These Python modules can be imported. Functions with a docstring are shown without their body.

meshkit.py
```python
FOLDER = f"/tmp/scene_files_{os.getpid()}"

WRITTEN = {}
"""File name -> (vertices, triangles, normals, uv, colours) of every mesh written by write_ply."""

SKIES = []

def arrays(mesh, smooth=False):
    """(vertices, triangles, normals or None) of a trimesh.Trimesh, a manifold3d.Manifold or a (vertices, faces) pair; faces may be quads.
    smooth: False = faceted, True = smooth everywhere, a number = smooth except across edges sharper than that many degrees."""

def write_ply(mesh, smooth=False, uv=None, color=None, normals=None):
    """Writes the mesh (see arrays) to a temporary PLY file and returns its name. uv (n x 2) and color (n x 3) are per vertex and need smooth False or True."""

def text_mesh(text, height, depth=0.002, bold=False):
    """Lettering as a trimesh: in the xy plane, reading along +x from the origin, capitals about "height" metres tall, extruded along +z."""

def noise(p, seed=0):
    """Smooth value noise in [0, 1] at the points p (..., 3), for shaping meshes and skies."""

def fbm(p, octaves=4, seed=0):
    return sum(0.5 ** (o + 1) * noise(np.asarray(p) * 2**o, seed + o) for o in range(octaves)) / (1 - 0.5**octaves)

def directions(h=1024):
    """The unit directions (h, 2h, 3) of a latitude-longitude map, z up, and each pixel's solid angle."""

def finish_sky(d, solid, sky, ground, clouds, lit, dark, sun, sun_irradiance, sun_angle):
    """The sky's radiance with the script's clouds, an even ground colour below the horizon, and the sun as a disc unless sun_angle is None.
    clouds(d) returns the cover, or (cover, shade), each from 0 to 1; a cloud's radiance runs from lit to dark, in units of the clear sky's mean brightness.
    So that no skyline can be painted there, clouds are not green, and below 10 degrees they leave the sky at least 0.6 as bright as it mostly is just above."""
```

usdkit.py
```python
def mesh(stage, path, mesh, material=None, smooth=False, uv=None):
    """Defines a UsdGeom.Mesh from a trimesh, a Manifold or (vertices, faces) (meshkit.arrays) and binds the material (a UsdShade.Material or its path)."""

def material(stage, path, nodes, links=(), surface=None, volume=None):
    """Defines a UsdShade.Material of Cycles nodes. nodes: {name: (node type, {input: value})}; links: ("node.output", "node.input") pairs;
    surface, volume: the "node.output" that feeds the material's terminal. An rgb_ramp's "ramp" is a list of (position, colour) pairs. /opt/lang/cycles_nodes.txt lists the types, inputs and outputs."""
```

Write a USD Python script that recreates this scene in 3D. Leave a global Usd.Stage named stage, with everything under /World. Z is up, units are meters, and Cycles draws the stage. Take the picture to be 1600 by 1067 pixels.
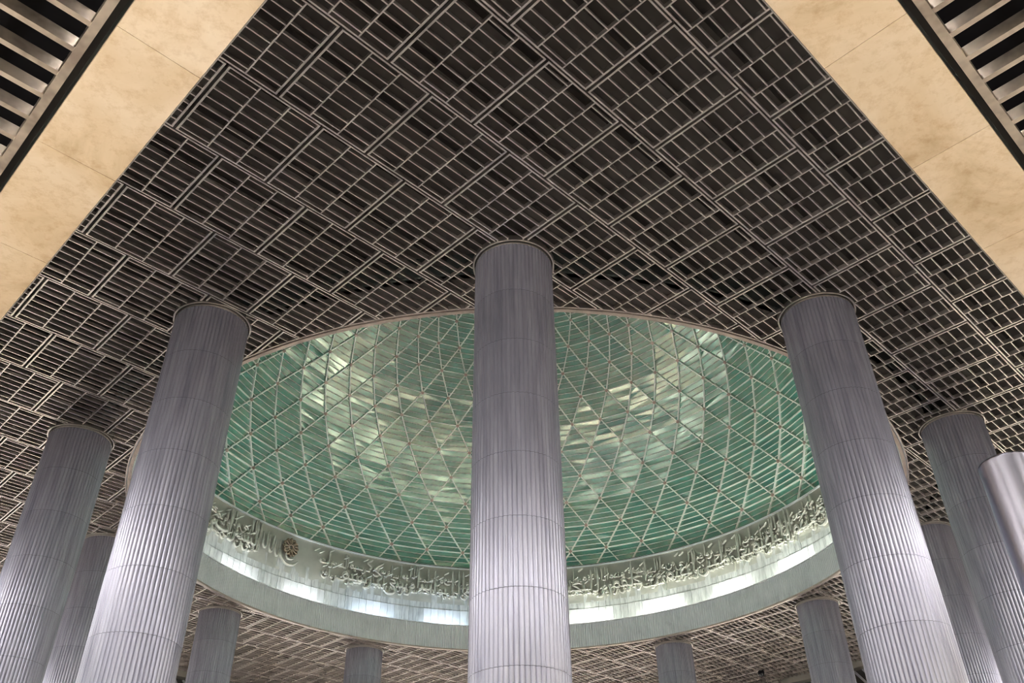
import math, random
import numpy as np
import trimesh
import usdkit
from pxr import Gf, Sdf, Usd, UsdGeom, UsdLux, UsdShade, Vt

random.seed(7)
rng = np.random.default_rng(7)
stage = Usd.Stage.CreateInMemory()
UsdGeom.SetStageUpAxis(stage, UsdGeom.Tokens.z)
UsdGeom.SetStageMetersPerUnit(stage, 1.0)
UsdGeom.Xform.Define(stage, '/World')
UsdGeom.Scope.Define(stage, '/World/Looks')

# ------------------------------------------------------------------ camera, sky, exposure
FPX, PITCH, ROLL, YAW = 1375.19, math.radians(36.454), math.radians(-0.7505), math.radians(0.1767)
CAM = np.array([-0.016, -47.006, 1.6])


def to_world(X, Y, Z):                                   # right, up, forward -> world direction
    c, s = math.cos(ROLL), math.sin(ROLL)
    X, Y = c * X - s * Y, s * X + c * Y
    d = np.array([X, Z * math.cos(PITCH) - Y * math.sin(PITCH), Z * math.sin(PITCH) + Y * math.cos(PITCH)])
    c, s = math.cos(YAW), math.sin(YAW)
    return np.array([c * d[0] - s * d[1], s * d[0] + c * d[1], d[2]])


right, up, back = to_world(1, 0, 0), to_world(0, 1, 0), -to_world(0, 0, 1)
cam = UsdGeom.Camera.Define(stage, '/World/camera')
cam.AddTransformOp().Set(Gf.Matrix4d(*right, 0, *up, 0, *back, 0, *CAM, 1))
cam.CreateHorizontalApertureAttr(36.0)
cam.CreateVerticalApertureAttr(36.0 * 1067 / 1600)
cam.CreateFocalLengthAttr(FPX / 1600 * 36)
cam.CreateClippingRangeAttr(Gf.Vec2f(0.05, 500))
cam.CreateExposureAttr(0.52)

sky = UsdLux.DomeLight.Define(stage, '/World/sky_light')
sky.CreateColorAttr(Gf.Vec3f(0.86, 0.90, 1.0))
sky.CreateIntensityAttr(0.45)


def rect_light(path, pos, direction, along, width, height, intensity, color):
    """a rectangular lamp face: it shines along direction, its width runs along 'along'"""
    L = UsdLux.RectLight.Define(stage, path)
    zz = -np.asarray(direction, float) / np.linalg.norm(direction)
    xx = np.asarray(along, float)
    xx = xx - (xx @ zz) * zz
    xx /= np.linalg.norm(xx)
    yy = np.cross(zz, xx)
    L.AddTransformOp().Set(Gf.Matrix4d(*xx, 0, *yy, 0, *zz, 0, *map(float, pos), 1))
    L.CreateWidthAttr(width)
    L.CreateHeightAttr(height)
    L.CreateIntensityAttr(intensity)
    L.CreateColorAttr(Gf.Vec3f(*color))
    return L


COVE, ADDED_UPLIGHT, FLOOD, GALLERY = 58.0, 20.5, 400.0, 520.0

# ------------------------------------------------------------------ dimensions
H = 22.44                                                # ceiling height
R_COL, R_SHAFT = 23.3, 1.363                             # ring of columns, their radius
R_OPEN, R_WALL = 20.78, 22.3                             # opening in the ceiling, wall of the drum
DOME_R, DOME_Z = 22.79, H + 5.28                         # sphere of the dome
HALF = 36.6                                              # half the side of the square hall
E1 = np.array([math.cos(math.radians(45.0)), math.sin(math.radians(45.0))])
E2 = np.array([-E1[1], E1[0]])
G1 = np.array([math.cos(math.radians(45.2)), math.sin(math.radians(45.2))])      # the lattice's own axes
G2 = np.array([-G1[1], G1[0]])


def project(p):
    d = np.asarray(p, float) - CAM
    z = -(d @ back)
    return 800 + FPX * (d @ right) / z, 533.5 - FPX * (d @ up) / z, z


# ------------------------------------------------------------------ helpers
counts = {}


def numbered(path):
    n = counts.get(path, 0)
    counts[path] = n + 1
    return path if n == 0 else f'{path}_{n:03d}'


def keys(prim, label=None, category=None, group=None, kind=None):
    for k, v in (('label', label), ('category', category), ('group', group), ('kind', kind)):
        if v:
            prim.SetCustomDataByKey(k, v)
    return prim


def thing(name, label=None, category=None, group=None, kind=None, loc=(0, 0, 0), rotz=0, parent='/World'):
    x = UsdGeom.Xform.Define(stage, numbered(f'{parent}/{name}'))
    if any(loc):
        x.AddTranslateOp().Set(Gf.Vec3d(*map(float, loc)))
    if rotz:
        x.AddRotateZOp().Set(float(rotz))
    return keys(x.GetPrim(), label, category, group, kind)


def obj(name, mesh, mat, parent='/World', smooth=False, **kw):
    base = parent if isinstance(parent, str) else str(parent.GetPath())
    m = usdkit.mesh(stage, numbered(f'{base}/{name}'), mesh, mat, smooth=smooth)
    return keys(m.GetPrim(), **kw)


CUBE_V = np.array([[x, y, z] for x in (-1, 1) for y in (-1, 1) for z in (-1, 1)], float)
CUBE_F = np.array([[0, 1, 3], [0, 3, 2], [4, 6, 7], [4, 7, 5], [0, 4, 5], [0, 5, 1], [2, 3, 7], [2, 7, 6], [0, 2, 6], [0, 6, 4], [1, 5, 7], [1, 7, 3]])


class MB:
    """Collects pieces that make up one mesh."""

    def __init__(self):
        self.v, self.f, self.n = [], [], 0

    def add(self, v, f):
        v, f = np.asarray(v, float), np.asarray(f, int)
        if f.shape[1] == 4:
            f = np.vstack([f[:, [0, 1, 2]], f[:, [0, 2, 3]]])
        self.v.append(v), self.f.append(f + self.n)
        self.n += len(v)
        return self

    def box(self, c, h, ax=None):
        """centre, half sizes, rows of ax = the box's axes"""
        v = CUBE_V * np.asarray(h)
        if ax is not None:
            v = v @ np.asarray(ax)
        return self.add(v + np.asarray(c), CUBE_F)

    def bar(self, p, q, w, d, n):
        """a bar from p to q, w wide, d deep along the direction n (depth starts at the line p-q and goes along +n)"""
        p, q, n = (np.asarray(x, float) for x in (p, q, n))
        t = q - p
        L = np.linalg.norm(t)
        t = t / L
        n = n - (n @ t) * t
        n /= np.linalg.norm(n)
        return self.box((p + q) / 2 + n * d / 2, (L / 2, w / 2, d / 2), (t, np.cross(n, t), n))

    def lathe(self, prof, seg, a0=0.0, a1=2 * math.pi, closed=True):
        """profile of (radius, z) swept about z; the profile is a closed loop"""
        prof = np.asarray(prof, float)
        full = abs(a1 - a0 - 2 * math.pi) < 1e-9
        a = np.linspace(a0, a1, seg, endpoint=not full)
        k = len(prof)
        v = np.array([[r * math.sin(t), r * math.cos(t), z] for t in a for r, z in prof])
        m = len(a)
        f = []
        for i in range(m if full else m - 1):
            j = (i + 1) % m
            for s in range(k if closed else k - 1):
                e = (s + 1) % k
                f.append([i * k + s, i * k + e, j * k + e, j * k + s])
        return self.add(v, f)

    def get(self):
        return np.vstack(self.v), np.vstack(self.f)

    def __bool__(self):
        return self.n > 0


def polar(r, az, z):
    """az in degrees, 0 = away from the camera, positive to the right"""
    a = np.radians(az)
    return np.stack(np.broadcast_arrays(r * np.sin(a), r * np.cos(a), z), -1)


# ------------------------------------------------------------------ materials
def mat(name, nodes, links, surface='p.BSDF'):
    return usdkit.material(stage, f'/World/Looks/{name}', nodes, links, surface=surface)


PLAIN = ('shadow_gap', 'plenum_paint', 'void_paint', 'shell_paint', 'floor_marble', 'gallery_plaster', 'lamp_housing_paint', 'hub_metal', 'collar_steel', 'camera_dome_gloss', 'grille_steel')


def metal(name, c0, c1, rough, scale=(1, 1, 1), nscale=2.0, metallic=1.0, vary=0.0, r_var=0.1, bump=0.0, spec=0.5):
    if name in PLAIN:                                    # even paint, plaster and distant stone: no grain to see
        return mat(name, {'p': ('principled_bsdf', {'base_color': tuple((np.array(c0) + np.array(c1)) / 2), 'roughness': rough, 'metallic': metallic, 'specular_ior_level': spec})}, [])
    nodes = {'t': ('texture_coordinate', {}), 'm': ('mapping', {'scale': scale}), 'n': ('noise_texture', {'scale': nscale, 'detail': 4.0, 'roughness': 0.6}),
             'r': ('rgb_ramp', {'ramp': [(0.3, c0), (0.7, c1)]}), 'rr': ('rgb_ramp', {'ramp': [(0.3, (rough - r_var,) * 3), (0.7, (rough + r_var,) * 3)]}),
             'p': ('principled_bsdf', {'metallic': metallic, 'specular_ior_level': spec})}
    links = [('t.object', 'm.vector'), ('m.vector', 'n.vector'), ('n.fac', 'r.fac'), ('n.fac', 'rr.fac'), ('rr.color', 'p.roughness')]
    if vary:
        nodes |= {'o': ('object_info', {}), 'or': ('rgb_ramp', {'ramp': [(0, (1 - vary,) * 3), (1, (1 + vary * .0,) * 3)]}), 'x': ('mix_color', {'blend_type': 'multiply', 'fac': 1.0})}
        links += [('o.random', 'or.fac'), ('r.color', 'x.a'), ('or.color', 'x.b'), ('x.result', 'p.base_color')]
    else:
        links += [('r.color', 'p.base_color')]
    if bump:
        nodes['b'] = ('bump', {'strength': bump, 'distance': 0.02})
        links += [('n.fac', 'b.height'), ('b.normal', 'p.normal')]
    return mat(name, nodes, links)


M = {}
M['column'] = metal('column_steel', (0.33, 0.33, 0.395), (0.40, 0.40, 0.46), 0.31, (3, 3, 0.25), 1.2, vary=0.10, r_var=0.04, metallic=0.66)
M['collar'] = metal('collar_steel', (0.50, 0.47, 0.44), (0.62, 0.58, 0.54), 0.35)
M['dark'] = metal('shadow_gap', (0.02, 0.018, 0.017), (0.03, 0.027, 0.025), 0.7, metallic=0.0)
M['lattice'] = metal('lattice_metal', (0.80, 0.72, 0.675), (0.92, 0.84, 0.79), 0.40, nscale=1.5, vary=0.15)
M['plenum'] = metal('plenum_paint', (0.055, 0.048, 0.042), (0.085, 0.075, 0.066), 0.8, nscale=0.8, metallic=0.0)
M['fascia'] = metal('fascia_metal', (0.72, 0.75, 0.77), (0.82, 0.85, 0.86), 0.42, nscale=1.0, metallic=0.35)
M['rim'] = metal('rim_metal', (0.50, 0.42, 0.37), (0.60, 0.51, 0.45), 0.4, metallic=0.7)
M['drum'] = metal('drum_panel_metal', (0.60, 0.61, 0.59), (0.72, 0.73, 0.70), 0.34, (2, 2, 0.3), 2.0, vary=0.2, metallic=0.5)
M['drum_painted_light'] = metal('drum_painted_light_metal', (0.62, 0.63, 0.61), (0.76, 0.77, 0.75), 0.45, (2, 2, 0.3), 2.0, vary=0.2, metallic=0.35)
M['frieze'] = metal('frieze_back_metal', (0.42, 0.42, 0.37), (0.54, 0.53, 0.47), 0.45, nscale=1.2, metallic=0.6)
M['letters'] = metal('letter_metal', (0.52, 0.52, 0.45), (0.70, 0.69, 0.61), 0.36, nscale=1.0, metallic=0.7)
M['rosette'] = metal('rosette_bronze', (0.22, 0.17, 0.12), (0.34, 0.27, 0.19), 0.45, nscale=3, metallic=0.8)
M['batten'] = metal('batten_metal', (0.76, 0.78, 0.73), (0.86, 0.88, 0.83), 0.38, nscale=0.6, metallic=0.45)
M['hub'] = metal('hub_metal', (0.30, 0.22, 0.19), (0.40, 0.30, 0.26), 0.45, metallic=0.6)
M['post'] = metal('post_steel', (0.26, 0.265, 0.37), (0.31, 0.315, 0.42), 0.27, (6, 6, 0.4), 2.0, r_var=0.04)
M['louvre'] = metal('louvre_metal', (0.60, 0.50, 0.42), (0.72, 0.62, 0.50), 0.3, nscale=1.5, vary=0.1, metallic=0.9)
M['lamp_body'] = metal('lamp_housing_paint', (0.5, 0.5, 0.5), (0.6, 0.6, 0.6), 0.5, metallic=0.3)
M['black_gloss'] = metal('camera_dome_gloss', (0.01, 0.01, 0.012), (0.012, 0.012, 0.014), 0.06, metallic=0.0, r_var=0.01)
M['grille'] = metal('grille_steel', (0.5, 0.5, 0.55), (0.62, 0.62, 0.66), 0.4)
M['floor'] = metal('floor_marble', (0.43, 0.405, 0.39), (0.49, 0.465, 0.45), 0.45, nscale=0.5, metallic=0.0)
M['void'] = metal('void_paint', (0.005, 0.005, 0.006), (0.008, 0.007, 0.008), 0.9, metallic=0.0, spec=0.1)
M['shell'] = metal('shell_paint', (0.05, 0.06, 0.055), (0.06, 0.07, 0.065), 0.8, metallic=0.0)

M['stone'] = mat('travertine', {
    't': ('geometry', {}), 'm': ('mapping', {'scale': (1, 1, 1)}),
    'n': ('noise_texture', {'scale': 1.1, 'detail': 6.0, 'roughness': 0.62, 'distortion': 0.6}),
    'r': ('rgb_ramp', {'ramp': [(0.28, (0.45, 0.34, 0.21)), (0.44, (0.61, 0.48, 0.335)), (0.60, (0.68, 0.56, 0.42)), (0.8, (0.74, 0.635, 0.51))]}),
    'n2': ('noise_texture', {'scale': 9.0, 'detail': 5.0, 'roughness': 0.7}),
    'r2': ('rgb_ramp', {'ramp': [(0.25, (0.66, 0.54, 0.40)), (0.52, (1, 1, 1))]}),
    'x': ('mix_color', {'blend_type': 'multiply', 'fac': 0.6}),
    'o': ('object_info', {}), 'or': ('rgb_ramp', {'ramp': [(0, (0.86, 0.83, 0.78)), (1, (1, 1, 1))]}), 'y': ('mix_color', {'blend_type': 'multiply', 'fac': 1.0}),
    'p': ('principled_bsdf', {'roughness': 0.5, 'specular_ior_level': 0.3})},
    [('t.position', 'm.vector'), ('m.vector', 'n.vector'), ('m.vector', 'n2.vector'), ('n.fac', 'r.fac'), ('n2.fac', 'r2.fac'), ('r.color', 'x.a'), ('r2.color', 'x.b'),
     ('x.result', 'y.a'), ('o.random', 'or.fac'), ('or.color', 'y.b'), ('y.result', 'p.base_color')])

M['stone_plain'] = metal('gallery_plaster', (0.21, 0.196, 0.168), (0.23, 0.219, 0.192), 0.6, nscale=0.3, metallic=0.0)

M['green'] = mat('green_panel', {
    'g': ('geometry', {}), 'n': ('noise_texture', {'scale': 0.9, 'detail': 4.0, 'roughness': 0.6}),
    'r': ('rgb_ramp', {'ramp': [(0.3, (0.003, 0.21, 0.185)), (0.7, (0.008, 0.31, 0.275))]}),
    'i': ('rgb_ramp', {'ramp': [(0, (0.75, 0.78, 0.78)), (1, (1, 1, 1))]}), 'x': ('mix_color', {'blend_type': 'multiply', 'fac': 1.0}),
    'p': ('principled_bsdf', {'roughness': 0.3, 'specular_ior_level': 0.5}),
    's': ('glossy_bsdf', {'color': (0.95, 0.97, 0.72), 'roughness': 0.13}), 'mx': ('mix_closure', {'fac': 0.31})},
    [('g.position', 'n.vector'), ('n.fac', 'r.fac'), ('r.color', 'x.a'), ('g.random_per_island', 'i.fac'), ('i.color', 'x.b'), ('x.result', 'p.base_color'), ('p.BSDF', 'mx.closure1'), ('s.BSDF', 'mx.closure2')],
    surface='mx.closure')

# ------------------------------------------------------------------ floor and walls
UV3 = lambda u, v, z: np.array([*(u * E2 + v * E1), z])          # hall axes: v forward-right, u forward-left
AX = np.array([[*E1, 0], [*E2, 0], [0, 0, 1]])                    # box axes v, u, z

m = MB()
m.box((0, 0, -0.2), (HALF + 8, HALF + 8, 0.2), AX)
obj('floor', m.get(), M['floor'], kind='structure', label='pale marble floor of the hall below the view', category='floor')

BANDS = [(0.0, 0.5), (3.4, 4.3), (8.2, 9.2), (13.0, 13.9), (17.6, 18.5), (20.1, 20.75), (22.05, H + 1.35)]
SIDES = {'wall_far_right': (E1, E2), 'wall_far_left': (E2, -E1), 'wall_near_left': (-E1, -E2), 'wall_near_right': (-E2, E1)}
NB = 12
for name, (n, t) in SIDES.items():
    w = thing(name, f'far stone and plaster gallery wall of the hall, {name[5:].replace(chr(95), chr(32))} side', 'wall', kind='structure')
    ax = np.array([[*t, 0], [*n, 0], [0, 0, 1]])
    c = lambda s, d, z: np.array([*(s * t + (HALF + d) * n), z])
    for z0, z1 in BANDS:
        obj('spandrel' if z0 < 21 else 'lintel', MB().box(c(0, 0.45, (z0 + z1) / 2), (HALF + 0.45, 0.45, (z1 - z0) / 2), ax).get(), M['stone_plain'], w)
    for i in range(NB + 1):
        s = -HALF + 2 * HALF * i / NB
        obj('pilaster', MB().box(c(s, 0.35, H / 2), (0.45, 0.55, H / 2), ax).get(), M['stone_plain'], w)
    g = MB()                                             # slanted steel screen in the top clerestory
    for i in range(NB * 8):
        s = -HALF + 2 * HALF * (i + 0.5) / (NB * 8)
        g.bar(c(s - 0.5, 0.75, 20.75), c(s + 0.5, 0.75, 22.05), 0.18, 0.06, (*n, 0))
    # lit galleries behind the openings: floors, rear wall, lamps under each floor; the left sides are open to daylight on one level
    for lv in range(len(BANDS) - 1):
        z0, z1 = BANDS[lv][1], BANDS[lv + 1][0]
        if lv < 5:
            obj('gallery_floor', MB().box(c(0, 3.4, z1 + 0.3), (HALF + 5, 2.5, 0.15), ax).get(), M['plenum'], w)
        if lv == 5:  # added dark sheet that keeps the sky out of the clerestory
            obj('screen_backing', MB().box(c(0, 1.3, (z0 + z1) / 2), (HALF + 1.3, 0.05, (z1 - z0) / 2 + 0.3), ax).get(), M['plenum'], w)
        if lv == 5 or (lv == 2 and 'left' in name):
            continue
        obj('rear_wall', MB().box(c(0, 5.6, (z0 + z1) / 2), (HALF + 5, 0.1, (z1 - z0) / 2 + 0.6), ax).get(), M['stone_plain'], w)
        for i in range(2):
            q = -HALF + 2 * HALF * (i + 0.5) / 2
            rect_light(f'{w.GetPath()}/gallery_light_{lv * 2 + i + 1:03d}', c(q, 1.1, z1 + 0.08), (*(0.9 * n), -0.6), (*t, 0), 35.0, 0.12, 2 * GALLERY * ((0.6, 0.55)['near_right' in name] if 'near' in name and lv == 0 else (1.4, 1.5, 0.7, 0.35, 0.35)[lv]), (0.92, 0.95, 1.0) if lv > 2 else (1.0, 0.95, 0.84))
    p = obj('cove_lamp', MB().box(c(0, -0.12, 18.28), (HALF - 0.6, 0.10, 0.10), ax).get(), M['lamp_body'], w)
    for i in range(2):
        q = -HALF + 2 * HALF * (i + 0.5) / 2
        rect_light(f'{w.GetPath()}/cove_light_{i + 1:03d}', c(q, -0.27, 18.15), (*(-0.5 * n), -1.0), (*t, 0), 35.0, 0.30, COVE * 0.97, (1.0, 0.95, 0.93))
    if 'near' in name:  # uplights added out of view to brighten the gallery soffits
        p = obj('wall_lamp', MB().box(c(0, -0.1, 2.5), (HALF - 0.6, 0.12, 0.06), ax).get(), M['lamp_body'], w)
        for i in range(2):
            q = -HALF + 2 * HALF * (i + 0.5) / 2
            rect_light(f'{w.GetPath()}/wall_light_{i + 1:03d}', c(q, -0.35, 2.62), (*(-0.55 * n), 1.0), (*t, 0), 35.0, 0.25, 0.97 * ADDED_UPLIGHT * (0.6 if 'right' in name else 1.0), (1.0, 0.96, 0.92))
    obj('clerestory_screen', g.get(), M['grille'], w, kind='stuff')

# ------------------------------------------------------------------ ceiling lattice
A_U, B_V, PU, PV = -20.112, -25.08, 3.1577, 3.1396
cols_xy = [polar(R_COL, 180 + 30 * k, 0)[:2] for k in range(12)]


def clip(fixed, lo, hi, along):
    """parts of the segment lo..hi of a line of the lattice that are outside the opening and the columns, inside the walls; along = 'v' or 'u' is the running axis"""
    A, B = (G1, G2) if along == 'v' else (G2, G1)
    spans = [(lo, hi)]

    def cut(spans, c0, c1):
        out = []
        for a, b in spans:
            if c1 <= a or c0 >= b:
                out.append((a, b))
                continue
            if c0 > a:
                out.append((a, c0))
            if c1 < b:
                out.append((c1, b))
        return out
    for cx, cy, r in [(0, 0, 21.02)] + [(*c, R_SHAFT + 0.10) for c in cols_xy]:
        cc = np.array([cx, cy])
        d = abs(cc @ B - fixed)
        if d < r:
            h_ = math.sqrt(r * r - d * d)
            spans = cut(spans, cc @ A - h_, cc @ A + h_)
    # walls: |p.E1|, |p.E2| < HALF - 0.06
    out = []
    for a, b in spans:
        for n in (E1, E2):
            k, o = n @ A, fixed * (n @ B)
            for sgn in (-1, 1):
                kk, oo = sgn * k, sgn * o
                lim = HALF - 0.12
                if abs(kk) < 1e-6:
                    if oo > lim:
                        a = b
                elif kk > 0:
                    b = min(b, (lim - oo) / kk)
                else:
                    a = max(a, (lim - oo) / kk)
        if b - a > 0.03:
            out.append((a, b))
    return out


GA = np.array([[*G1, 0], [*G2, 0], [0, 0, 1]])
P3 = lambda u, v, z: np.array([*(u * G2 + v * G1), z])


def lat_bar(mb, along, fixed, lo, hi, w, d, z=H, tilt=0.0):
    for a, b in clip(fixed, lo, hi, along):
        mid = (a + b) / 2
        c = P3(fixed, mid, z + d / 2) if along == 'v' else P3(mid, fixed, z + d / 2)
        ax = GA if along == 'v' else GA[[1, 0, 2]] * np.array([[1], [-1], [1]])
        if tilt:
            ct, st = math.cos(tilt), math.sin(tilt)
            ax = np.array([ax[0], ct * ax[1] + st * ax[2], -st * ax[1] + ct * ax[2]])
        mb.box(c, ((b - a) / 2, w / 2, d / 2), ax)


ceiling = thing('ceiling', 'dark ceiling of staggered metal lattice panels around the round opening', 'ceiling', kind='structure')
panels, hidden = [], MB()
nu = int(HALF * 1.5 / PU) + 12
for i in range(-nu, nu):
    for j in range(-nu, nu):
        u0, u1 = A_U + PU * i, A_U + PU * (i + 1)
        off = 0.0 if (i % 2) else 0.5                     # running bond
        v0, v1 = B_V + PV * (j + off), B_V + PV * (j + 1 + off)
        corners = [u * G2 + v * G1 for u in (u0, u1) for v in (v0, v1)]
        if all(abs(c @ E1) > HALF or abs(c @ E2) > HALF for c in corners):
            continue
        if all(np.hypot(*c) < 21.02 for c in corners):
            continue
        pc = [project((*c, H)) for c in corners]
        seen = any(z > 1 and -260 < x < 1860 and -260 < y < 1330 for x, y, z in pc)
        mid = (u0 + u1) / 2 * G2 + (v0 + v1) / 2 * G1
        if seen and (mid @ E1 < -30.0 or mid @ E2 < -30.0):
            seen = False
        size = 0
        if seen and all(p[2] > 1 for p in pc):
            xy = np.array([p[:2] for p in pc])[[0, 1, 3, 2]]
            size = abs(np.sum(xy[:, 0] * np.roll(xy[:, 1], -1) - xy[:, 1] * np.roll(xy[:, 0], -1))) / 2
            inside = np.mean([(0 < x < 1600 and 0 < y < 1067) for x, y, z in pc])
            size *= 0.25 + inside
        panels.append((size, seen, i, j, u0, u1, v0, v1))
panels.sort(key=lambda p: -p[0])
n_single = 0
for k, (size, seen, i, j, u0, u1, v0, v1) in enumerate(panels):
    fr, dv, sl = MB(), [], []
    fu, fv, gu, gv, D = 0.055, 0.062, 0.027, 0.048, 0.17
    a0, a1, b0, b1 = u0 + gu, u1 - gu, v0 + gv, v1 - gv
    dz = rng.normal(0, 0.004)
    lat_bar(fr, 'v', a0 + fu / 2, b0, b1, fu, D, H + dz), lat_bar(fr, 'v', a1 - fu / 2, b0, b1, fu, D, H + dz)
    lat_bar(fr, 'u', b0 + fv / 2, a0 + fu, a1 - fu, fv, D, H + dz), lat_bar(fr, 'u', b1 - fv / 2, a0 + fu, a1 - fu, fv, D, H + dz)
    bay = (b1 - b0 - fv) / 3
    for q in (1, 2):
        dm = MB()
        lat_bar(dm, 'u', b0 + fv / 2 + bay * q, a0 + fu, a1 - fu, 0.046, D, H + dz)
        dv.append(dm)
    flip = (i * 7 + j * 13) % 3 == 0
    pitch = (a1 - a0 - fu) / 7.9
    for q in range(3):
        lo, hi = b0 + fv / 2 + bay * q + 0.026, b0 + fv / 2 + bay * (q + 1) - 0.026
        wide = (q == 1) == flip
        first = 1.10 if wide else 0.47
        for s in range(8):
            uu = a0 + fu / 2 + pitch * (first + s)
            if uu > a1 - fu - 0.05:
                break
            sm = MB()
            lat_bar(sm, 'v', uu, lo, hi, 0.042, 0.13, H + dz + 0.006 + rng.normal(0, 0.002), rng.normal(0, 0.05))
            sl.append(sm)
    if not (fr or any(sl)):
        continue
    if not seen:
        for x in [fr, *dv, *sl]:
            if x:
                hidden.add(*x.get())
        continue
    if not fr:
        for x in [*dv, *sl]:
            if x:
                hidden.add(*x.get())
        continue
    p = obj('lattice_panel', fr.get(), M['lattice'], ceiling)
    for x in dv:
        if x:
            obj('divider', x.get(), M['lattice'], p)
    sl = [x for x in sl if x]
    if n_single + len(sl) <= 300:
        n_single += len(sl)
        for x in sl:
            obj('slat', x.get(), M['lattice'], p)
    elif sl:
        m = MB()
        for x in sl:
            m.add(*x.get())
        obj('slats', m.get(), M['lattice'], p, kind='stuff')
if hidden:
    obj('lattice_edge_pieces', hidden.get(), M['lattice'], ceiling, kind='stuff')
# dark void above the lattice: slab with joists, open over the drum
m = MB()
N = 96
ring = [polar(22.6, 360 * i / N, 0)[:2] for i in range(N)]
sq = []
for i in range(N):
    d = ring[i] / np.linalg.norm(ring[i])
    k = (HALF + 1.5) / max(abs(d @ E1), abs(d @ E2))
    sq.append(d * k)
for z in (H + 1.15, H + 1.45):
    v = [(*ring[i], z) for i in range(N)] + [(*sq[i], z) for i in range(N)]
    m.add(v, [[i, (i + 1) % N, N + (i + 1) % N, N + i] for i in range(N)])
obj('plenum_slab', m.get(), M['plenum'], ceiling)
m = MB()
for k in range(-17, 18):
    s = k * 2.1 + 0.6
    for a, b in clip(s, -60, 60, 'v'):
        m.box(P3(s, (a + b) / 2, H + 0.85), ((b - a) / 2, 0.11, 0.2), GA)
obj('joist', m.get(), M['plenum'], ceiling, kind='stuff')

# trim around the opening: flange, gap, lattice edge strip
t1 = obj('trim_1', MB().lathe([(20.77, H - 0.05), (20.94, H - 0.05), (20.94, H + 0.06), (20.77, H + 0.06)], 240).get(), M['rim'], kind='structure', smooth=30, label='thin pinkish metal rim around the edge of the dome opening', category='rim')
t2 = obj('trim_2', MB().lathe([(21.0, H - 0.02), (21.05, H - 0.02), (21.05, H + 0.2), (21.0, H + 0.2)], 240).get(), M['lattice'], kind='structure', smooth=30, label='narrow dark metal edge strip where the lattice meets the round opening', category='edge strip')

# ------------------------------------------------------------------ drum: fluted fascia, ledge, panelled wall
drum = thing('drum_wall', 'round grey metal drum between lattice ceiling and green dome, with lit panels', 'drum', kind='structure')
nf = 760
a = np.arange(nf * 4) / (nf * 4) * 2 * np.pi
rr = np.tile([20.86, 20.86, 20.80, 20.80], nf)
Z0, Z1 = H + 0.06, H + 1.80
v = np.vstack([np.c_[rr * np.sin(a), rr * np.cos(a), np.full(len(a), z)] for z in (Z0, Z1)] + [np.c_[21.0 * np.sin(a), 21.0 * np.cos(a), np.full(len(a), z)] for z in (Z1, Z0)])
n4 = nf * 4
idx = np.arange(n4)
nx = (idx + 1) % n4
f = np.vstack([np.c_[idx + n4 * r, nx + n4 * r, nx + n4 * ((r + 1) % 4), idx + n4 * ((r + 1) % 4)] for r in range(4)])
obj('fascia', (v, f), M['fascia'], drum)
obj('coping', MB().lathe([(20.76, H + 1.80), (21.06, H + 1.80), (21.06, H + 1.86), (20.76, H + 1.86)], 240).get(), M['fascia'], drum, smooth=30)
obj('ledge', MB().lathe([(20.9, H + 0.22), (22.7, H + 0.22), (22.7, H + 0.30), (20.9, H + 0.30)], 240).get(), M['plenum'], drum, smooth=30)
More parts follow.
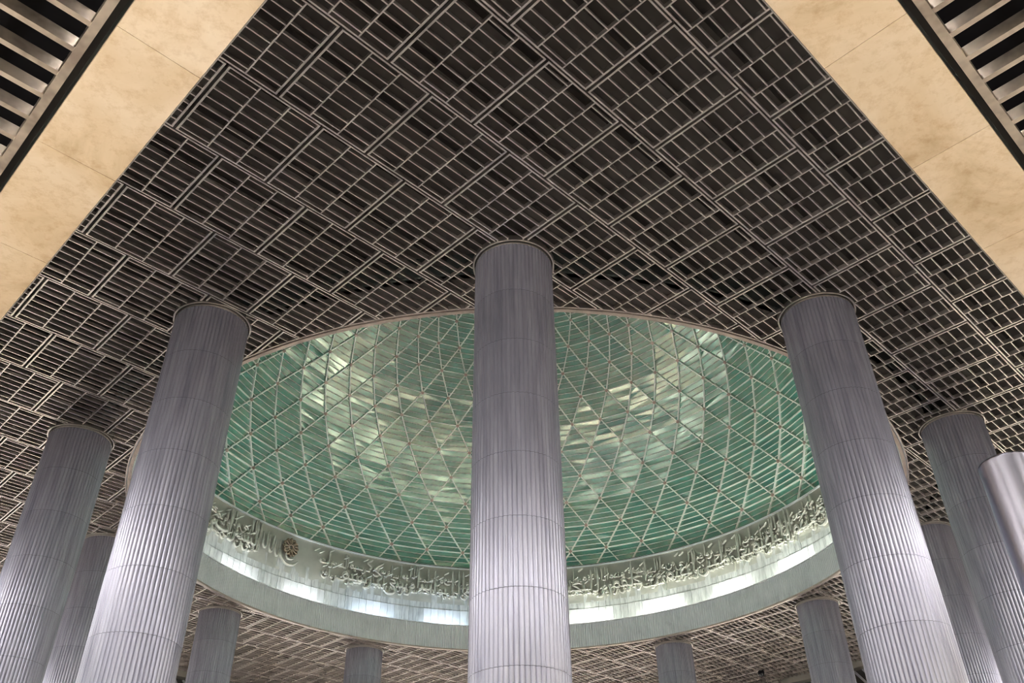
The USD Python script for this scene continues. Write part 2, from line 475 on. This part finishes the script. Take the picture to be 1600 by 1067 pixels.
# two tiers of metal panels, ten to each lamp bay
NP = 240
rest = MB()
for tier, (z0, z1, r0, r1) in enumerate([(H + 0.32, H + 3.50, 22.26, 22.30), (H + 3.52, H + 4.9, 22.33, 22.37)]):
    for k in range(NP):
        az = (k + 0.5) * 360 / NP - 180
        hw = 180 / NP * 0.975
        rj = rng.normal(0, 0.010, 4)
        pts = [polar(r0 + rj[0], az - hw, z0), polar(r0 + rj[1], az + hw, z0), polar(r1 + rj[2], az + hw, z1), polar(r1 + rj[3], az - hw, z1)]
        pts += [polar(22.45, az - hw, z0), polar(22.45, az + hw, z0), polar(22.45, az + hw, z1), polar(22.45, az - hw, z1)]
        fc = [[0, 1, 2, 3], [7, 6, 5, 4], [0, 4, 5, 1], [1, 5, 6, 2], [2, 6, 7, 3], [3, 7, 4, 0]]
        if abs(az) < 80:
            obj('wall_panel', MB().add(pts, fc).get(), M['drum_painted_light' if tier == 0 and abs((az - 14.4 + 7.5) % 15 - 7.5) < 4.6 else 'drum'], drum)  # paler, matter metal in the lamp bays paints in crisp pools of light
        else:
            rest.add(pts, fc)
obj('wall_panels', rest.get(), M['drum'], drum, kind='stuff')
obj('frieze_back', MB().lathe([(22.34, H + 4.0), (22.42, H + 7.0), (22.6, H + 7.0), (22.6, H + 4.0)], 240).get(), M['frieze'], drum, smooth=30)
obj('drum_backing', MB().lathe([(22.5, H + 0.22), (22.5, H + 7.2), (22.8, H + 7.2), (22.8, H + 0.22)], 120).get(), M['shell'], drum, smooth=30)
obj('cornice', MB().lathe([(22.30, H + 6.95), (22.75, H + 6.95), (22.75, H + 7.06), (22.30, H + 7.06)], 240).get(), M['fascia'], drum, smooth=30)

# ------------------------------------------------------------------ dome: facets, rings, battens, ribs, hubs
dome = thing('dome', 'green dome with a triangular grid of pale ribs and thin rings', 'dome', kind='structure')
NM, STEP = 47, 360 / 47
LATS = [2.85, 8.0, 13.15, 18.37, 23.70, 29.3, 34.8, 40.45, 46.1, 51.75, 57.4, 63.05, 68.7, 74.3]


def sphere(lat, lon, r=DOME_R):
    la, lo = np.radians(lat), np.radians(lon)
    return np.array([r * math.cos(la) * math.sin(lo), r * math.cos(la) * math.cos(lo), DOME_Z + r * math.sin(la)])


def node(i, j):
    """node j of row i (rows are staggered by half a step); row 0 lies hidden below the cornice"""
    return sphere(LATS[i], (j + 0.5 + 0.5 * (i % 2 == 0)) * STEP - 0.2)


inward = lambda p: (np.array([0, 0, DOME_Z]) - p) / np.linalg.norm(np.array([0, 0, DOME_Z]) - p)
Zc = H + 7.0
NSTRIP = 5
facets = []
battens = {}
ribs_a, ribs_b = {}, {}
for i in range(len(LATS) - 1):
    for j in range(NM):
        # row parity: odd rows have nodes at j+.5, even rows at j+1
        up_l = j if i % 2 == 0 else j - 1                 # upper node to the left of lower node j... upper row node indices around it
        lo0, lo1 = node(i, j), node(i, j + 1)
        # the upper nodes either side of lower node j
        if i % 2 == 0:
            uL, uR = node(i + 1, j), node(i + 1, j + 1)
        else:
            uL, uR = node(i + 1, j - 1), node(i + 1, j)
        facets.append((i, [lo0, lo1, uR], 'up'))
        facets.append((i, [uL, uR, lo0], 'down'))
        ribs_a.setdefault((j + (0 if i == 0 else 0), i), (lo0, uR))
        ribs_b.setdefault((j, i), (lo0, uL))
        for s in range(0, NSTRIP):
            t = s / NSTRIP
            battens.setdefault((i, s), []).append((lo0 + (uL - lo0) * t, lo0 + (uR - lo0) * t, lo0 + (uR - lo0) * t, lo1 + (uR - lo1) * t))


def facet_mesh(tri, kind):
    """five boards that fill a flat triangular facet, with narrow joints and slightly uneven faces; two corners of tri lie on one row"""
    a, b, c = tri
    nrm = inward((a + b + c) / 3)
    mb = MB()
    for s in range(NSTRIP):
        t0, t1 = s / NSTRIP + 0.02, (s + 1) / NSTRIP - 0.02
        if kind == 'down':
            pass
        q = [a + (c - a) * t0, b + (c - b) * t0, b + (c - b) * t1, a + (c - a) * t1]
        if max(x[2] for x in q) < Zc - 0.15:
            continue
        jit = rng.normal(0, 0.006, 4)
        mid = sum(q) / 4
        q = [mid + (x - mid) * 0.985 + nrm * jj for x, jj in zip(q, jit)]
        o = [x - nrm * 0.05 for x in q]
        mb.add(q + o, [[0, 1, 2, 3], [7, 6, 5, 4], [0, 4, 5, 1], [1, 5, 6, 2], [2, 6, 7, 3], [3, 7, 4, 0]])
    return mb


def px_area(pts):
    pr = [project(p) for p in pts]
    if any(p[2] < 1 for p in pr):
        return 0
    x = np.array([p[0] for p in pr]); y = np.array([p[1] for p in pr])
    c = np.mean(pts, 0)
    d = c - CAM
    s = (H - CAM[2]) / d[2]                               # where the sight line passes the ceiling
    if np.hypot(*(CAM[:2] + d[:2] * s)) > R_OPEN or not (0 < x.mean() < 1600 and 0 < y.mean() < 1067):
        return 0
    return abs(np.sum(x * np.roll(y, -1) - y * np.roll(x, -1))) / 2


facets = [(px_area(t), i, t, k) for i, t, k in facets if max(x[2] for x in t) > Zc]
facets.sort(key=lambda x: -x[0])
rest, made = MB(), 0
for ar, i, t, k in facets:
    mb = facet_mesh(t, k)
    if not mb:
        continue
    if made < 300 and ar > 0:
        obj('green_panel', mb.get(), M['green'], dome)
        made += 1
    else:
        rest.add(*mb.get())
obj('green_panels', rest.get(), M['green'], dome, kind='stuff')
for (i, s), segs in sorted(battens.items()):
    w, d = (0.085, 0.10) if s == 0 else (0.05, 0.07)
    for part in np.array_split(np.arange(len(segs)), 5):  # each ring comes in five lengths
        mb = MB()
        for k in part:
            p0, p1, q0, q1 = segs[k]
            for p, q in ((p0, p1), (q0, q1)):
                if np.linalg.norm(p - q) > 0.02 and min(p[2], q[2]) > Zc - 0.02:
                    mb.bar(p, q, w, d, inward((p + q) / 2))
        if mb:
            obj('ring_beam' if s == 0 else 'batten', mb.get(), M['batten'], dome)
# diagonal ribs, each running from the base to the crown
for fam, sgn in ((0, 1), (1, -1)):
    for j0 in range(NM):
        mb, j = MB(), j0
        for i in range(len(LATS) - 1):
            if sgn > 0:
                j2 = j + 1 if i % 2 == 0 else j
            else:
                j2 = j if i % 2 == 0 else j - 1
            p, q = node(i, j), node(i + 1, j2)
            if p[2] < Zc:
                p = p + (q - p) * (Zc - p[2]) / (q[2] - p[2])
            mb.bar(p, q, 0.095, 0.13, inward((p + q) / 2))
            j = j2
            if i in (3, 7, len(LATS) - 2):                # three lengths to a rib
                obj('rib', mb.get(), M['batten'], dome)
                mb = MB()
hubs = []
for i in range(1, len(LATS)):
    for j in range(NM):
        p = node(i, j)
        hubs.append((px_area([p + np.array(o) for o in ((.2, 0, 0), (0, 0, .2), (-.2, 0, 0))]), p))
hubs.sort(key=lambda x: -x[0])
rest = MB()
for k, (ar, p) in enumerate(hubs):
    n = inward(p)
    cyl = trimesh.creation.cylinder(0.13, 0.12, sections=10)
    cyl.apply_transform(trimesh.geometry.align_vectors([0, 0, 1], n))
    mesh = (np.array(cyl.vertices) + p + n * 0.12, np.array(cyl.faces))
    if k < 300 and ar > 0:
        obj('hub', mesh, M['hub'], dome)
    else:
        rest.add(*mesh)
obj('hubs', rest.get(), M['hub'], dome, kind='stuff')
# crown cap and the outer shell that keeps the daylight out
cap = [(DOME_R * math.cos(math.radians(x)), DOME_Z + DOME_R * math.sin(math.radians(x))) for x in (74, 79, 84, 89.9)]
obj('crown', MB().lathe(cap + [(r, z + 0.12) for r, z in cap[::-1]], 47).get(), M['green'], dome, smooth=30)
sh = [((DOME_R + 0.3) * math.cos(math.radians(x)), DOME_Z + (DOME_R + 0.3) * math.sin(math.radians(x))) for x in (2.5, 10, 20, 30, 40, 50, 60, 70, 80, 89.9)]
obj('outer_shell', MB().lathe(sh + [(r * 1.01 + 0.01, z + 0.25) for r, z in sh[::-1]], 96).get(), M['shell'], dome, smooth=40)

# ------------------------------------------------------------------ columns
NFL, SUB = 60, 8
ph = np.tile(np.linspace(-0.5, 0.5, SUB, endpoint=False), NFL)
ang = np.arange(NFL * SUB) / (NFL * SUB) * 2 * np.pi
prof = R_SHAFT - 0.034 * np.abs(2 * ph) ** 2.2
SEC = (H - 0.16) / 11


def shaft_section(z0, z1):
    zs = [z0 + 0.004, z0 + 0.012, z1 - 0.012, z1 - 0.004]
    rs = [0.994, 1.0, 1.0, 0.994]
    v = np.vstack([np.c_[prof * k * np.sin(ang), prof * k * np.cos(ang), np.full(len(ang), z)] for z, k in zip(zs, rs)])
    n = len(ang)
    i = np.arange(n)
    j = (i + 1) % n
    f = np.vstack([np.c_[i + n * r, j + n * r, j + n * (r + 1), i + n * (r + 1)] for r in range(3)])
    return v, f


NAMES = {0: 'fluted steel column in the middle of the photo, in front of the dome and nearest of the ring',
         1: 'fluted steel column just left of the dome opening, second nearest, with bright bands low on its shaft',
         11: 'fluted steel column just right of the dome opening, beside the column nearest the smooth steel post',
         2: 'fluted steel column at the left edge, partly behind the larger column left of the dome',
         10: 'greenish fluted steel column at the right edge, standing directly behind the smooth steel post',
         3: 'bluish fluted column wedged between the two big columns at the left, mostly hidden',
         9: 'bluish fluted column wedged between the two big columns at the right, mostly hidden',
         4: 'small far column beneath the left end of the dome ring, close to the big left column',
         8: 'small far column beneath the right end of the dome ring, close to the big right column',
         5: 'small far column under the dome ring, a little left of the middle column',
         7: 'small far column under the dome ring, a little right of the middle column',
         6: 'farthest column of the ring, hidden directly behind the middle column'}


def make_column(k):
    x, y, _ = polar(R_COL, 180 + 30 * k, 0)
    return thing('fluted_column', NAMES[k], 'column', 'ring of fluted columns under the dome', loc=(x, y, 0), rotz=-30 * k)


first = make_column(0)
for s in range(11):
    obj('shaft_section', shaft_section(0.02 + s * SEC, 0.02 + (s + 1) * SEC), M['column'], first, smooth=50)
obj('core', MB().lathe([(1.2, 0.0), (1.28, 0.0), (1.28, H + 0.3), (1.2, H + 0.3)], 64).get(), M['dark'], first, smooth=30)
obj('base_ring', MB().lathe([(1.30, 0.0), (1.46, 0.0), (1.46, 0.10), (1.38, 0.14), (1.30, 0.14)], 96).get(), M['collar'], first, smooth=30)
zt = 0.02 + 11 * SEC
obj('top_band', MB().lathe([(1.25, zt), (1.352, zt), (1.352, H + 0.05), (1.25, H + 0.05)], 120).get(), M['collar'], first, smooth=30)
obj('collar', MB().lathe([(1.395, H - 0.05), (1.455, H - 0.05), (1.455, H + 0.16), (1.395, H + 0.16)], 120).get(), M['collar'], first, smooth=30)
for k in range(1, 12):
    c = make_column(k)
    c.GetReferences().AddInternalReference(first.GetPath())
    c.SetInstanceable(True)

# ------------------------------------------------------------------ calligraphy: raised letter strokes round the drum
# skeletons: (advance, strokes); x runs leftwards in the direction of writing, y upwards, a letter is about one unit high
BOWL = [(0, .1), (.02, -.25), (.3, -.48), (.62, -.3), (.7, .12)]
LET = {
    'a': (.30, [[(.12, 1.5), (.10, .8), (.14, .02)]]),
    'l': (.42, [[(.10, 1.6), (.08, .8), (.12, .05), (.42, 0)]]),
    'h': (.55, [[(0, 0), (.12, .3), (.35, .38), (.45, .12), (.25, -.02), (.10, .12), (.3, .3), (.55, 0)]]),
    'w': (.50, [[(.25, .12), (.10, .32), (.02, .16), (.2, .06), (.25, .12), (.24, -.15), (.42, -.4), (.7, -.42)]]),
    'y': (.42, [[(0, 0), (.2, .02), (.22, .3), (.26, .02), (.42, 0)], [(.12, -.25), (.2, -.32)], [(.26, -.25), (.34, -.32)]]),
    'n': (.42, [[(0, 0), (.2, .02), (.22, .3), (.26, .02), (.42, 0)], [(.2, .55), (.28, .48)]]),
    't': (.42, [[(0, 0), (.2, .02), (.22, .3), (.26, .02), (.42, 0)], [(.1, .55), (.18, .48)], [(.26, .55), (.34, .48)]]),
    'b': (.42, [[(0, 0), (.2, .02), (.22, .3), (.26, .02), (.42, 0)], [(.2, -.22), (.28, -.29)]]),
    'H': (.62, [[(.02, .42), (.3, .5), (.58, .38), (.3, .2), (.1, 0), (.62, 0)]]),
    'x': (.62, [[(.02, .42), (.3, .5), (.58, .38), (.3, .2), (.1, 0), (.62, 0)], [(.3, .75), (.38, .68)]]),
    'd': (.42, [[(.1, .5), (.3, .3), (.34, .06), (.02, 0)]]),
    'r': (.40, [[(.1, .22), (.16, -.05), (.34, -.32), (.6, -.36)]]),
    'z': (.40, [[(.1, .22), (.16, -.05), (.34, -.32), (.6, -.36)], [(.15, .5), (.23, .43)]]),
    's': (.80, [[(0, 0), (.06, .26), (.12, .04), (.3, .02), (.34, .26), (.4, .04), (.56, .02), (.62, .26), (.68, 0), (.8, 0)]]),
    'S': (.70, [[(0, 0), (.2, .3), (.5, .36), (.58, .14), (.3, 0), (.7, 0)]]),
    'Z': (.70, [[(0, 0), (.2, .3), (.5, .36), (.58, .14), (.3, 0), (.7, 0)], [(.14, 1.5), (.16, .2)], [(.4, .7), (.48, .63)]]),
    'E': (.50, [[(.35, .42), (.1, .38), (.08, .2), (.35, .16), (.1, .05), (.5, 0)]]),
    'f': (.48, [[(0, 0), (.1, .3), (.3, .36), (.34, .12), (.12, .06), (.48, 0)], [(.2, .62), (.28, .55)]]),
    'q': (.48, [[(0, 0), (.1, .3), (.3, .36), (.34, .12), (.12, .06), (.48, 0)], [(.12, .62), (.2, .55)], [(.28, .62), (.36, .55)]]),
    'k': (.72, [[(.0, 1.5), (.35, 1.25), (.62, .95)], [(.62, .95), (.2, .7), (.1, .5), (.3, .3), (.34, .04), (.72, 0)]]),
    'm': (.40, [[(0, 0), (.1, .22), (.26, .18), (.2, -.04), (.06, .04), (.4, 0)]]),
}
FINAL = {'n': [BOWL, [(.3, .25), (.38, .18)]], 'y': [[(.3, .3), (.1, .2), (.35, .05), (.3, -.25), (-.1, -.42), (-.4, -.25)]], 's': [[(0, 0), (.06, .26), (.12, .04), (.3, .02), (.34, .26), (.4, 0)], [(x + .4, y) for x, y in BOWL]],
         'm': [[(0, 0), (.1, .22), (.26, .18), (.2, -.04), (.14, -.2), (.16, -.75)]], 'S': LET['S'][1] + [[(x + .5, y) for x, y in BOWL]], 'E': [[(.35, .42), (.1, .38), (.08, .2), (.35, .16), (.05, -.1), (.1, -.45), (.5, -.55), (.8, -.4)]],
         't': [[(0, .25), (.05, 0), (.5, -.08), (.95, 0), (1.0, .28)], [(.4, .3), (.48, .23)], [(.56, .3), (.64, .23)]], 'l': [[(.10, 1.6), (.08, .6), (.1, .1), (.2, -.3), (.5, -.45), (.75, -.2), (.8, .15)]]}
FINAL_ADV = {'n': .75, 'y': .45, 's': 1.15, 'm': .35, 'S': 1.25, 'E': .85, 't': 1.05, 'l': .85}
TEXT = ('allh la alh ala hw alHy alqywm la taxdh snh wla nwm lh ma fy alsmwat wma fy alarS mn da aldy ysfE Endh ala badnh yElm ma byn aydyhm wma xlfhm '
        'wla yHyZwn bsy mn Elmh ala bma sa wsE krsyh alsmwat walarS wla yawdh HfZhma whw alEly alEZym').split()
RL = 22.10                                               # radius at which the letters stand
NIB = math.radians(62)


def smooth_line(pts, n=7):
    p = np.array(pts, float)
    if len(p) < 3:
        return np.array([p[0] + (p[1] - p[0]) * t for t in np.linspace(0, 1, 3)])
    e = np.vstack([2 * p[0] - p[1], p, 2 * p[-1] - p[-2]])
    out = []
    for i in range(len(p) - 1):
        a, b, c, d = e[i:i + 4]
        for t in np.linspace(0, 1, n, endpoint=False):
            out.append(0.5 * (2 * b + (c - a) * t + (2 * a - 5 * b + 4 * c - d) * t * t + (3 * b - a - 3 * c + d) * t ** 3))
    return np.vstack(out + [p[-1]])


def stroke(mb, pts, s0, z0, k, w=0.17, depth=0.13, r=RL):
    """a broad-nib stroke bent round the drum; s0 = distance along the wall (leftwards), z0 = height, k = size"""
    p = smooth_line(pts) * k
    t = np.gradient(p, axis=0)
    t /= np.maximum(np.linalg.norm(t, axis=1, keepdims=True), 1e-9)
    nrm = np.c_[-t[:, 1], t[:, 0]]
    th = np.arctan2(t[:, 1], t[:, 0])
    ww = w * (0.42 + 0.58 * np.abs(np.sin(th - NIB))) / 2
    n = len(p)
    if len(pts) > 2:
        ww *= np.minimum(1, 0.35 + 4.0 * np.minimum(np.arange(n), np.arange(n)[::-1]) / n)
    L, R = p + nrm * ww[:, None], p - nrm * ww[:, None]
    at = lambda q, rad: polar(rad, -np.degrees((s0 + q[:, 0]) / RL), z0 + q[:, 1])
    ridge = at(p, r - 0.035)
    v = np.vstack([at(L, r), ridge, at(R, r), at(R, r + depth), at(L, r + depth)])
    f = []
    for i in range(n - 1):
        for a, b in ((0, 1), (1, 2), (2, 3), (3, 4), (4, 0)):
            f.append([a * n + i, b * n + i, b * n + i + 1, a * n + i + 1])
    for i in (0, n - 1):
        f += [[i, n + i, 2 * n + i, 2 * n + i], [i, 2 * n + i, 3 * n + i, 4 * n + i]]
    mb.add(v, f)


def word_width(wd, k):
    return k * sum(FINAL_ADV.get(c, LET[c][0]) if i == len(wd) - 1 and c in FINAL else LET[c][0] for i, c in enumerate(wd))


frieze = thing('calligraphy_frieze', 'long band of raised metal Arabic calligraphy around the drum beneath the green dome', 'calligraphy')
total = 2 * math.pi * RL
GAP0, GAP1 = 17.15, 21.7                                 # the verse mark stands here, after a clear space
mb = MB()
for q in range(12):
    aa = q * math.pi / 6
    stroke(mb, [(r_ * math.cos(aa + d_), r_ * math.sin(aa + d_)) for r_, d_ in ((.22, 0), (.52, .25), (.62, .55), (.3, .8))], 19.05, H + 5.85, 1.0, 0.17)
stroke(mb, [(.2 * math.cos(q * .7), .2 * math.sin(q * .7)) for q in range(10)], 19.05, H + 5.85, 1.0, 0.14)
obj('verse_mark', mb.get(), M['rosette'], frieze, label='dark round verse ornament')
mb = MB()
stroke(mb, [(-.7, .1), (-.3, -.25), (.3, -.3), (.8, .05), (.9, .5)], 19.0, H + 4.85, 1.0, 0.2)
stroke(mb, [(0, .1), (.3, 0), (.6, .05), (.7, .4)], 18.7, H + 4.95, 1.0, 0.16)
obj('letter', mb.get(), M['letters'], frieze)
for q in range(3):
    mb = MB()
    stroke(mb, [(.0, 1.3), (.03, .35), (.2, .02), (.38, .3), (.42, 1.2)], 20.0 + q * .58, H + 4.85 + .12 * q, 1.0, 0.2)
    obj('letter', mb.get(), M['letters'], frieze)


def line_of_words(name, text0, base, k, w, radius, wobble):
    """words set one after another round the drum, right to left"""
    s, wi = -178 / 360 * total, text0
    while s < 178 / 360 * total:
        wd = TEXT[wi % len(TEXT)]
        wi += 1
        width = word_width(wd, k)
        if s < GAP1 and s + width > GAP0:
            s = GAP1 + 0.05
        mb, x = MB(), s
        zb = base + wobble * ((wi * 5) % 3 - 1)
        for i, c in enumerate(wd):
            fin = i == len(wd) - 1 and c in FINAL
            for st in (FINAL[c] if fin else LET[c][1]):
                stroke(mb, st, x, zb, k, w, r=radius)
            x += k * (FINAL_ADV[c] if fin else LET[c][0])
        obj(name, mb.get(), M['letters'], frieze)
        s += width + 0.08 * k


line_of_words('word', 0, H + 4.88, 1.18, 0.23, RL, 0.10)
line_of_words('upper_word', 23, H + 5.70, 0.66, 0.17, RL + 0.07, 0.10)
line_of_words('lower_word', 41, H + 4.62, 0.60, 0.15, RL + 0.09, 0.05)
mb = MB()
for q in np.arange(-176 / 360 * total, 176 / 360 * total, 0.42):
    if GAP0 - 0.3 < q < GAP1:
        continue
    stroke(mb, [(0, .12), (.2, 0), (.38, -.12)], q, H + 4.6 + rng.uniform(0.3, 2.1), 1.0, 0.10, r=RL + 0.04)
obj('vowel_marks', mb.get(), M['letters'], frieze, kind='stuff')

# ------------------------------------------------------------------ flood lamps behind the fascia, one to each 15 degrees
LAMPS = 24
cool = (0.72, 0.84, 1.0)
for k in range(LAMPS):
    az = (k - LAMPS / 2) * 15 + 14.4
    n_ = (az + 180) % 360 - 180
    side = 'left' if n_ < 0 else 'right'
    c = polar(21.45, az, H + 1.15)
    out = np.array([math.sin(math.radians(az)), math.cos(math.radians(az)), 0.0])
    tan = np.array([out[1], -out[0], 0.0])
    ax = np.array([tan, out, [0, 0, 1]])
    hb = MB()
    hb.box(c + out * -0.22, (1.66, 0.02, 0.30), ax).box(c + np.array([0, 0, -0.30]), (1.66, 0.22, 0.02), ax)
    t = obj('flood_lamp', hb.get(), M['lamp_body'], drum)
    for sg in (-1, 1):
        obj('side_flap', MB().box(c + tan * 1.68 * sg + out * 0.17, (0.015, 0.41, 0.42), ax).get(), M['lamp_body'], t)
        obj('bracket', MB().box(c + tan * 0.8 * sg + np.array([0, 0, -0.60]), (0.03, 0.05, 0.28), ax).get(), M['lamp_body'], t)
    rect_light(f'{t.GetPath()}/lamp', c + out * -0.15, out * 0.80 + np.array([0, 0, 0.60]), tan, 2.4, 0.3, FLOOD * (0.55 if n_ > 0 else 0.31),
               (0.95, 1.0, 0.93) if n_ > 0 else (0.9, 0.95, 1.0) if n_ < -35 else (0.66, 0.80, 1.0))

# ------------------------------------------------------------------ gallery over the camera: stone soffit, louvred ceiling
KG = 0.30
ZG = 1.6 + 20.843 * KG
C0 = -33.24
s_in, s_out = C0 + 4.77 * KG, C0 + 2.27 * KG             # hall side and gallery side of the stone soffit
f_in, f_out = C0 + 2.03 * KG, C0 + 1.78 * KG             # frame of the louvred ceiling
LSTRIP = 34.0
PS = 5.43 * KG
for side, (run, acr) in {'left': (E2, E1), 'right': (E1, E2)}.items():
    gb = thing('gallery_soffit', kind='structure')
    keys(gb, label=f'beige travertine soffit slabs under the gallery edge at the {side}', category='soffit')
    ax = np.array([[*run, 0], [*acr, 0], [0, 0, 1]])
    pt = lambda r_, a_, z: np.array([*(r_ * run + a_ * acr), z])
    start = C0 + (-16.05 + 33.24) * KG                   # a joint seen in the photo
    n0 = int(math.floor((s_out - start) / PS))
    for k in range(n0, n0 + 42):
        r0, r1 = start + k * PS, start + (k + 1) * PS
        r0, r1 = max(r0, s_out if side == 'left' else s_in), min(r1, HALF - 0.2)
        if r1 - r0 < 0.05:
            continue
        obj('soffit_slab', MB().box(pt((r0 + r1) / 2, (s_in + s_out) / 2, ZG + 0.03), ((r1 - r0) / 2 - 0.0025, (s_in - s_out) / 2 - 0.012, 0.03), ax).get(), M['stone'], gb)
    lo = s_out if side == 'left' else s_in
    mid, hl = (lo + HALF - 0.2) / 2, (HALF - 0.2 - lo) / 2
    obj('parapet', MB().box(pt(mid, (s_in + s_out) / 2, ZG + 0.56), (hl, (s_in - s_out) / 2 - 0.014, 0.5), ax).get(), M['shell'], gb)
    obj('edge_trim', MB().box(pt(mid, s_in - 0.004, ZG + 0.30), (hl, 0.006, 0.30), ax).get(), M['collar'], gb, label='thin metal edge strip')
    # louvred ceiling
    lc = thing('louvred_ceiling', kind='structure')
    keys(lc, label=f'dark louvred ceiling of wide metal slats over the gallery at the {side}', category='ceiling')
    obj('frame', MB().box(pt(mid, (f_in + f_out) / 2, ZG + 0.07), (hl, (f_in - f_out) / 2, 0.07), ax).get(), M['louvre'], lc)
    obj('gap_lining', MB().box(pt(mid, (f_in + s_out) / 2, ZG + 0.20), (hl, (s_out - f_in) / 2, 0.02), ax).get(), M['dark'], lc)
    p0 = C0 + (-15.57 + 33.24) * KG
    back_ = -HALF + 0.1
    n = 0
    rest = MB()
    for k in range(-16, 190):
        r0 = p0 + k * 1.08 * KG
        if r0 < (f_in if side == 'left' else f_in) or r0 > HALF - 0.4:
            continue
        b = MB().box(pt(r0, (f_out + back_) / 2, ZG + 0.075), (0.027, (f_out - back_) / 2, 0.065), ax)
        if r0 < p0 + 6:
            obj('slat', b.get(), M['louvre'], lc)
        else:
            rest.add(*b.get())
    obj('slats', rest.get(), M['louvre'], lc, kind='stuff')
    b = MB()
    for q in range(4):
        b.box(pt(mid, f_out - 0.7 - q * 0.95, ZG + 0.42), (hl, 0.05, 0.06), ax)
    obj('hanger_rail', b.get(), M['plenum'], lc)
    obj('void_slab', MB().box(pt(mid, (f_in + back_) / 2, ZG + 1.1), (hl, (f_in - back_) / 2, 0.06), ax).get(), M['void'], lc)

# ------------------------------------------------------------------ smooth steel post at the right, near the camera
az = math.radians(31.95)
D = 3.4
px_, py_ = CAM[0] + D * math.sin(az), CAM[1] + D * math.cos(az)
post = thing('steel_post', 'smooth polished steel post with a flat top at the right edge, nearest thing of all', 'post', loc=(px_, py_, 0))
RP = 0.098
ZT = 1.6 + (D - RP) * 0.4674
obj('shaft', MB().lathe([(RP - 0.012, 0.03), (RP, 0.03), (RP, ZT - 0.012), (RP - 0.005, ZT - 0.003), (RP - 0.012, ZT)], 64).get(), M['post'], post, smooth=40)
obj('cap', MB().lathe([(0.001, ZT - 0.02), (RP - 0.013, ZT - 0.02), (RP - 0.013, ZT - 0.004), (0.001, ZT - 0.004)], 48).get(), M['post'], post, smooth=30)
obj('base_plate', MB().lathe([(0.02, 0.0), (0.20, 0.0), (0.20, 0.02), (0.19, 0.03), (0.02, 0.03)], 48).get(), M['post'], post, smooth=30)

# ------------------------------------------------------------------ small dome camera on the far ceiling
u, v = 5.2, 33.13
cxy = u * E2 + v * E1
dc = thing('dome_camera', 'small glossy black dome camera hanging from the far ceiling between two far columns', 'camera', loc=(*cxy, 0))
obj('mount', MB().lathe([(0.02, H - 0.16), (0.26, H - 0.16), (0.26, H + 0.04), (0.02, H + 0.04)], 32).get(), M['black_gloss'], dc, smooth=30)
s_ = trimesh.creation.icosphere(3, 0.23)
sv = np.array(s_.vertices) + [0, 0, H - 0.18]
obj('bubble', (sv, np.array(s_.faces)), M['black_gloss'], dc, smooth=True)
